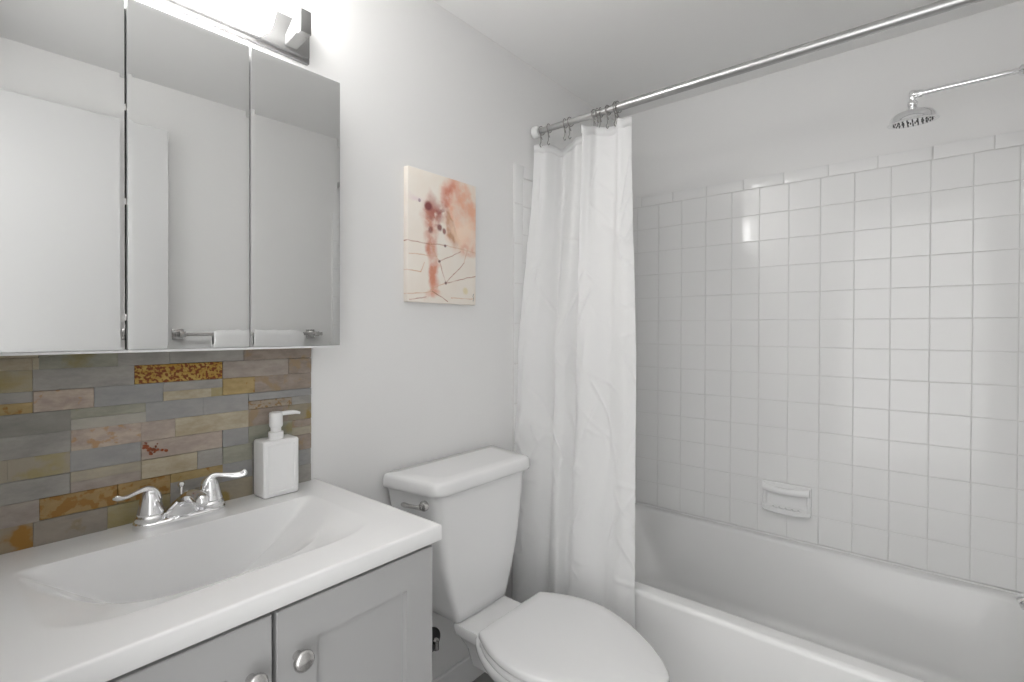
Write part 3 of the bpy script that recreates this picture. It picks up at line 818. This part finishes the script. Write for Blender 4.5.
pieces = [(0, .150, 'a', 'z', 'T'), (0, .142, 'b', 'a', 'T'), (.150, .263, 'b', 'z', 'GG'), (.263, .349, 'b', 'z', 'G'), (.349, .496, 'b', 'z', 'G'), (.496, .660, 'b', 'z', 'BR'), (.142, .150, 'b', 'a', 'T'),
 (0, .142, 'c', 'b', 'OG'), (0, .142, 'd', 'c', 'G'), (0, .142, 'e', 'd', 'O'),
 (.142, .289, 'c', 'b', 'G'), (.289, .451, 'c', 'b', 'RS'), (.451, .600, 'c', 'b', 'PG'), (.600, .660, 'c', 'b', 'BR'),
 (.142, .227, 'e', 'c', 'P'), (.227, .338, 'e', 'c', 'B'), (.338, .451, 'd', 'c', 'G'), (.338, .428, 'e', 'd', 'T'), (.428, .451, 'e', 'd', 'O2'), (.451, .521, 'e', 'c', 'O'), (.521, .660, 'e', 'c', 'BR'),
 (0, .193, 'g', 'e', 'GD'), (0, .193, 'h', 'g', 'G'),
 (.193, .308, 'f', 'e', 'GG'), (.193, .308, 'g', 'f', 'GL'), (.308, .412, 'g', 'e', 'B'), (.412, .506, 'g', 'e', 'B'), (.506, .660, 'f', 'e', 'B'), (.506, .610, 'g', 'f', 'MT'), (.610, .660, 'g', 'f', 'G'),
 (.193, .300, 'h', 'g', 'P'), (.300, .359, 'h', 'g', 'PR'), (.359, .506, 'h', 'g', 'T'), (.506, .600, 'h', 'g', 'BR'), (.600, .660, 'h', 'g', 'GO'),
 (0, .110, 'j', 'h', 'O2'), (.110, .192, 'j', 'h', 'O2'), (.192, .300, 'j', 'h', 'B'), (.192, .300, 'k', 'j', 'T2'),
 (.300, .451, 'j', 'h', 'PR'), (.451, .506, 'j', 'h', 'B'), (.506, .610, 'j', 'h', 'GG'), (.610, .660, 'i', 'h', 'BR'), (.610, .660, 'j', 'i', 'T2'),
 (.300, .401, 'l', 'j', 'T'), (.401, .451, 'l', 'j', 'G'), (.451, .515, 'l', 'j', 'GG'), (.515, .610, 'l', 'j', 'G'), (.610, .660, 'l', 'j', 'BR'),
 (0, .192, 'l', 'j', 'G'), (.192, .300, 'l', 'k', 'PG'),
 (.150, .262, 'n', 'l', 'R'), (.262, .351, 'n', 'l', 'R'), (.351, .451, 'm', 'l', 'O'), (.351, .451, 'n', 'm', 'G'), (.451, .515, 'n', 'l', 'B'), (.515, .610, 'n', 'l', 'G'), (.610, .660, 'n', 'l', 'B'),
 (0, .150, 'n', 'l', 'PG'), (0, .142, 'o', 'n', 'R2'), (.142, .246, 'o', 'n', 'MT2'), (.246, .351, 'o', 'n', 'O2'), (.351, .396, 'o', 'n', 'G'), (.396, .515, 'o', 'n', 'GO'), (.515, .660, 'o', 'n', 'G')]
t = thing('stone_backsplash', 'backsplash of stacked grey, tan and rust slate strips', 'backsplash', (.33, YA, CT))
bm = bmesh.new()
tmp = bmesh.new(); box(tmp, .0155, .660, YA - .006, YA, CT - .0002, H - .0425)
for f in tmp.faces: f.material_index = len(keys)
merge(bm, tmp)
for x0, x1, zb_, zt_, kd in pieces:
    tmp = bmesh.new(); d = random.uniform(.0125, .0150); gp = random.choice((.00012, .00012, .00015, .0005))
    if x0 == 0: x0 = .0155
    box(tmp, x0 + gp, x1 - gp, YA - d, YA - .005, H + rows[zb_] + gp, H + rows[zt_] - gp, gp * 1.5, 1)
    for f in tmp.faces: f.material_index = keys.index(kd)
    merge(bm, tmp)
obj('slate_strips', bm, mats, t, smooth=False)
bm = bmesh.new()                                            # dark rusty stain on one strip
for k in range(60):
    if k < 42: x = .304 + abs(random.gauss(0, .009)); z = H - .2425 + .008 * math.sin((x - .30) * 260) + random.uniform(-.006, .006)
    else: a = random.random(); x = .318 + .026 * a; z = H - .246 - .006 * a + random.uniform(-.0012, .0012)
    lathe(bm, [(random.uniform(.0010, .0030), 0), (.0008, .0004)], (x, YA - .0150, min(z, H - .2295)), (0, -1, 0), 7)
obj('rust_stain', bm, rust, t)
bm = bmesh.new(); box(bm, .660, .6695, YA - .006, YA, CT, H - .047, .002)
obj('edge_caulk', bm, white_trim, t)

# ---------------------------------------------------------------- toilet
TC = 1.113
t = thing('toilet', 'white two-piece toilet with closed lid beside the tub', 'toilet', (TC, .85, 0))
def egg(cx, yb, yf, w, z, sq=2.2, n=56, wb=None):
    """closed outline: back edge at yb, round front at yf; half width w, half width wb at the back"""
    ym = yb + (yf - yb) * .40
    out = []
    for k in range(n):
        a = 2 * PI * k / n
        c, s = math.cos(a), math.sin(a)
        if s <= 0:                                          # front half
            x = w * (abs(c) ** (2 / 2.15)) * (1 if c >= 0 else -1); y = ym + (yf - ym) * (abs(s) ** (2 / 2.0))
        else:
            e = 2 / 3.6
            ww = w
            x = ww * (abs(c) ** e) * (1 if c >= 0 else -1); y = ym + (yb - ym) * (abs(s) ** e)
            if wb: x *= 1 - (1 - wb / w) * (abs(y - ym) / abs(yb - ym)) ** 2
        out.append(Vector((cx + x, y, z)))
    return out
def trap(zz, hb, hf, yb, yf, r=.03, n=6):
    """rounded trapezoid outline for tank and lid"""
    P = [Vector((TC + hf, yf, zz)), Vector((TC + hb, yb, zz)), Vector((TC - hb, yb, zz)), Vector((TC - hf, yf, zz))]
    R = [r, r * .35, r * .35, r]
    out = []
    for i in range(4):
        p, a, b = P[i], P[i - 1], P[(i + 1) % 4]
        u, v = (a - p).normalized(), (b - p).normalized()
        for k in range(n + 1):
            f = k / n
            q0, q1 = p + u * R[i], p + v * R[i]
            out.append((1 - f) ** 2 * q0 + 2 * f * (1 - f) * p + f * f * q1)
    return out
YBK = YA - .012
bm = bmesh.new()
tk = [(H - .846, .100, .098, 1.195, 1.045), (H - .841, .113, .108, 1.203, 1.036), (H - .81, .122, .117, 1.205, 1.033), (H - .745, .148, .140, 1.208, 1.030), (H - .66, .178, .164, 1.210, 1.028), (H - .56, .205, .183, 1.212, 1.026), (H - .456, .222, .194, YBK, 1.024)]
zz = [];
loft(bm, [trap(z, a, b, yb, yf, .018 + .017 * smooth((z - .40) / .3)) for z, a, b, yb, yf in tk])
obj('tank', bm, porcelain, t, angle=60)
bm = bmesh.new()
ld = [(H - .4575, .228, .196, YBK - .002, 1.018), (H - .4545, .238, .206, YBK, 1.008), (H - .446, .2405, .2085, YBK, 1.005), (H - .426, .239, .207, YBK, 1.007), (H - .4185, .236, .204, YBK - .0005, 1.010), (H - .4148, .230, .198, YBK - .004, 1.016), (H - .4140, .19, .16, YBK - .03, 1.05), (H - .4137, .16, .135, YBK - .055, 1.072)]
loft(bm, [trap(z, a, b, yb, yf, .038) for z, a, b, yb, yf in ld])
obj('tank_lid', bm, porcelain, t, angle=60)
bm = bmesh.new()                                             # flush lever on the left of the tank
lx = TC - .211
lathe(bm, [(.014, -.004), (.014, .004), (.011, .009), (.006, .011), (.006, .018)], (lx, 1.062, H - .482), (-1, -.12, 0), 20)
tube(bm, catmull([(lx - .016, 1.058, H - .482), (lx - .018, 1.085, H - .484), (lx - .016, 1.115, H - .488), (lx - .015, 1.140, H - .490)], 14), [.0055] * 9 + [.006, .0065, .007, .007, .006, .003], 12)
tag(obj('flush_lever', bm, nickel, t), 'chrome flush lever')
# bowl: pedestal, bowl and rear deck as one lofted body
RZ_ = .372
bm = bmesh.new()
bw = [(0.0, .112, .98, .575, .085), (.015, .114, .985, .57, .085), (.05, .106, .97, .60, .08), (.12, .098, .95, .63, .07), (.18, .098, .94, .62, .065), (.23, .110, .94, .585, .065), (.27, .130, .95, .54, .07), (.30, .150, .97, .505, .08), (.33, .171, .99, .475, .10), (.352, .180, 1.0, .464, .112), (.366, .182, 1.0, .462, .112), (RZ_, .177, .998, .467, .109)]
loft(bm, [egg(TC, yb, yf, w, z, wb=wb) for z, w, yb, yf, wb in bw])
bw = obj('bowl', bm, porcelain, t, angle=60)
bm = bmesh.new()
dk = [(.22, .035, 1.06, .90), (.28, .055, 1.06, .90), (.325, .085, 1.062, .90), (.345, .103, 1.064, .90), (.366, .106, 1.066, .89), (.373, .103, 1.064, .895)]
loft(bm, [rrect(TC - w, TC + w, yf, yb, .018, z) for z, w, yb, yf in dk])
loft(bm, [rrect(TC - w, TC + w, 1.04, yb, .012, z) for z, w, yb in ((.30, .020, 1.07), (.345, .050, 1.12), (.3748, .060, 1.14))])
obj('rear_deck', bm, porcelain, t, angle=50)
LIDW = [(0, .139), (.02, .144), (.1, .163), (.2, .181), (.32, .191), (.42, .190), (.55, .174), (.69, .145), (.82, .107), (.91, .073), (.965, .044), (.99, .022)]
def lid_outline(cx, yb, yf, k, e, z):
    """straight back edge at yb, widest a third of the way, round front at yf; e insets it, k scales the width"""
    R_ = []
    for i in range(46):
        f = (i / 45); f = 1 - (1 - f) ** 1.8 if i else 0
        f = f * .995
        for q in range(len(LIDW) - 1):
            if LIDW[q][0] <= f <= LIDW[q + 1][0]: break
        P_ = [LIDW[max(0, q - 1)], LIDW[q], LIDW[min(len(LIDW) - 1, q + 1)]]
        a, b = LIDW[q], LIDW[q + 1]
        if f > .965: w = .044 * math.sqrt(max(0, (1 - f) / .035))
        else: w = a[1] + (b[1] - a[1]) * (f - a[0]) / (b[0] - a[0])
        R_.append([w * k - e, (yb - e) + ((yf + e) - (yb - e)) * f])
    for _ in range(3):
        R_ = [R_[0]] + [[(R_[i - 1][0] + 2 * R_[i][0] + R_[i + 1][0]) / 4, R_[i][1]] for i in range(1, len(R_) - 1)] + [R_[-1]]
    R_ = [(max(.001, w), y) for w, y in R_]
    r0 = [(R_[0][0] - .006, R_[0][1]), (R_[0][0] - .002, R_[0][1] - .0015)] + [(R_[0][0], R_[0][1] - .006)] + R_[2:]
    return [Vector((cx + w, y, z)) for w, y in r0] + [Vector((cx - w, y, z)) for w, y in r0[::-1]]
def plate(zs, name, m, yb, yf, k, dome=0):
    bm = bmesh.new(); z0, z1 = zs
    R = [(z0, .004), (z0 + .002, .001), (z0 + .006, 0), (z1 - .006, 0), (z1 - .0025, .0015), (z1, .006), (z1 + dome * .6, .03), (z1 + dome, .07)]
    loft(bm, [lid_outline(TC - .004, yb, yf, k, e, z) for z, e in R])
    return obj(name, bm, m, t, angle=60)
plate((.3725, .3925), 'seat', plastic_w, .922, .466, .985)
plate((.3955, .4175), 'lid', plastic_w, .924, .460, 1.0, .002)
for s in (-1, 1):
    bm = bmesh.new(); box(bm, TC + s * .075 - .018, TC + s * .075 + .018, .915, .942, .372, .402, .005, 3); obj('hinge', bm, plastic_w, t)

# shut-off valve behind the toilet
t = thing('shutoff_valve', 'small dark water shut-off valve on the wall under the toilet tank', 'valve', (1.07, YA, H - .995))
vx, vz = 1.070, H - .995
bm = bmesh.new(); lathe(bm, [(.040, 0), (.039, .004), (.028, .010), (.012, .013)], (vx, YA - .0005, vz), (0, -1, 0), 28); obj('escutcheon', bm, dark_rubber, t)
bm = bmesh.new(); tube(bm, [(vx, YA - .002, vz), (vx - .004, 1.196, vz)], .008, 12); lathe(bm, [(.010, -.014), (.010, .016), (.006, .020)], (vx - .004, 1.197, vz), n=16)
obj('valve_body', bm, nickel, t)
bm = bmesh.new(); lathe(bm, [(.004, 0), (.004, .010), (.012, .011), (.013, .016), (.010, .019)], (vx - .008, 1.197, vz), (-1, 0, 0), 8); obj('handle', bm, dark_rubber, t)

# ---------------------------------------------------------------- towel bar and towel on the right wall (seen in the mirrors)
t = thing('towel_bar', 'brushed square towel bar on the right wall, seen in the mirrors', 'towel bar', (1.0, YR, H - .025))
BY, BZ = YR + .070, H - .025
for x in (.700, 1.300):
    bm = bmesh.new(); box(bm, x - .022, x + .022, YR, YR + .010, BZ - .022, BZ + .022, .002); box(bm, x - .012, x + .012, YR + .009, BY + .014, BZ - .012, BZ + .012, .002); obj('post', bm, nickel, t)
bm = bmesh.new(); box(bm, .690, 1.332, BY - .008, BY + .008, BZ - .008, BZ + .008, .001); obj('bar', bm, nickel, t)
bm = bmesh.new()
rings = []
prof = [(-.024, -.34)] + [(-.024, -.20), (-.024, -.05)] + [(-.024 * math.cos(a), .026 * math.sin(a) - .006) for a in [PI * k / 10 for k in range(11)]] + [(.024, -.05), (.024, -.20), (.024, -.36)]
inner = [(.0095, -.36), (.0095, -.20), (.0095, -.012), (.0095, .009), (-.0095, .009), (-.0095, -.012), (-.0095, -.20), (-.0095, -.34)]
for k in range(33):
    f = k / 32; x = .820 + f * .406
    e = min(f, 1 - f) * 32; sh = -.012 * math.exp(-e * .8)
    rr = []
    for y, z in prof:
        wv = .0018 * math.sin(f * 31 + z * 20) + .0012 * math.sin(f * 77)
        rr.append(Vector((x, BY + y * (1 + wv * 20), BZ + z + (sh if z > -.02 else 0) + wv)))
    for y, z in inner: rr.append(Vector((x, BY + y, BZ + z)))
    rings.append(rr)
loft(bm, rings)
o = obj('towel', bm, towel_m, None, angle=80, base=(1.02, BY, BZ))
tag(o, 'white folded towel hanging over the towel bar', 'towel')
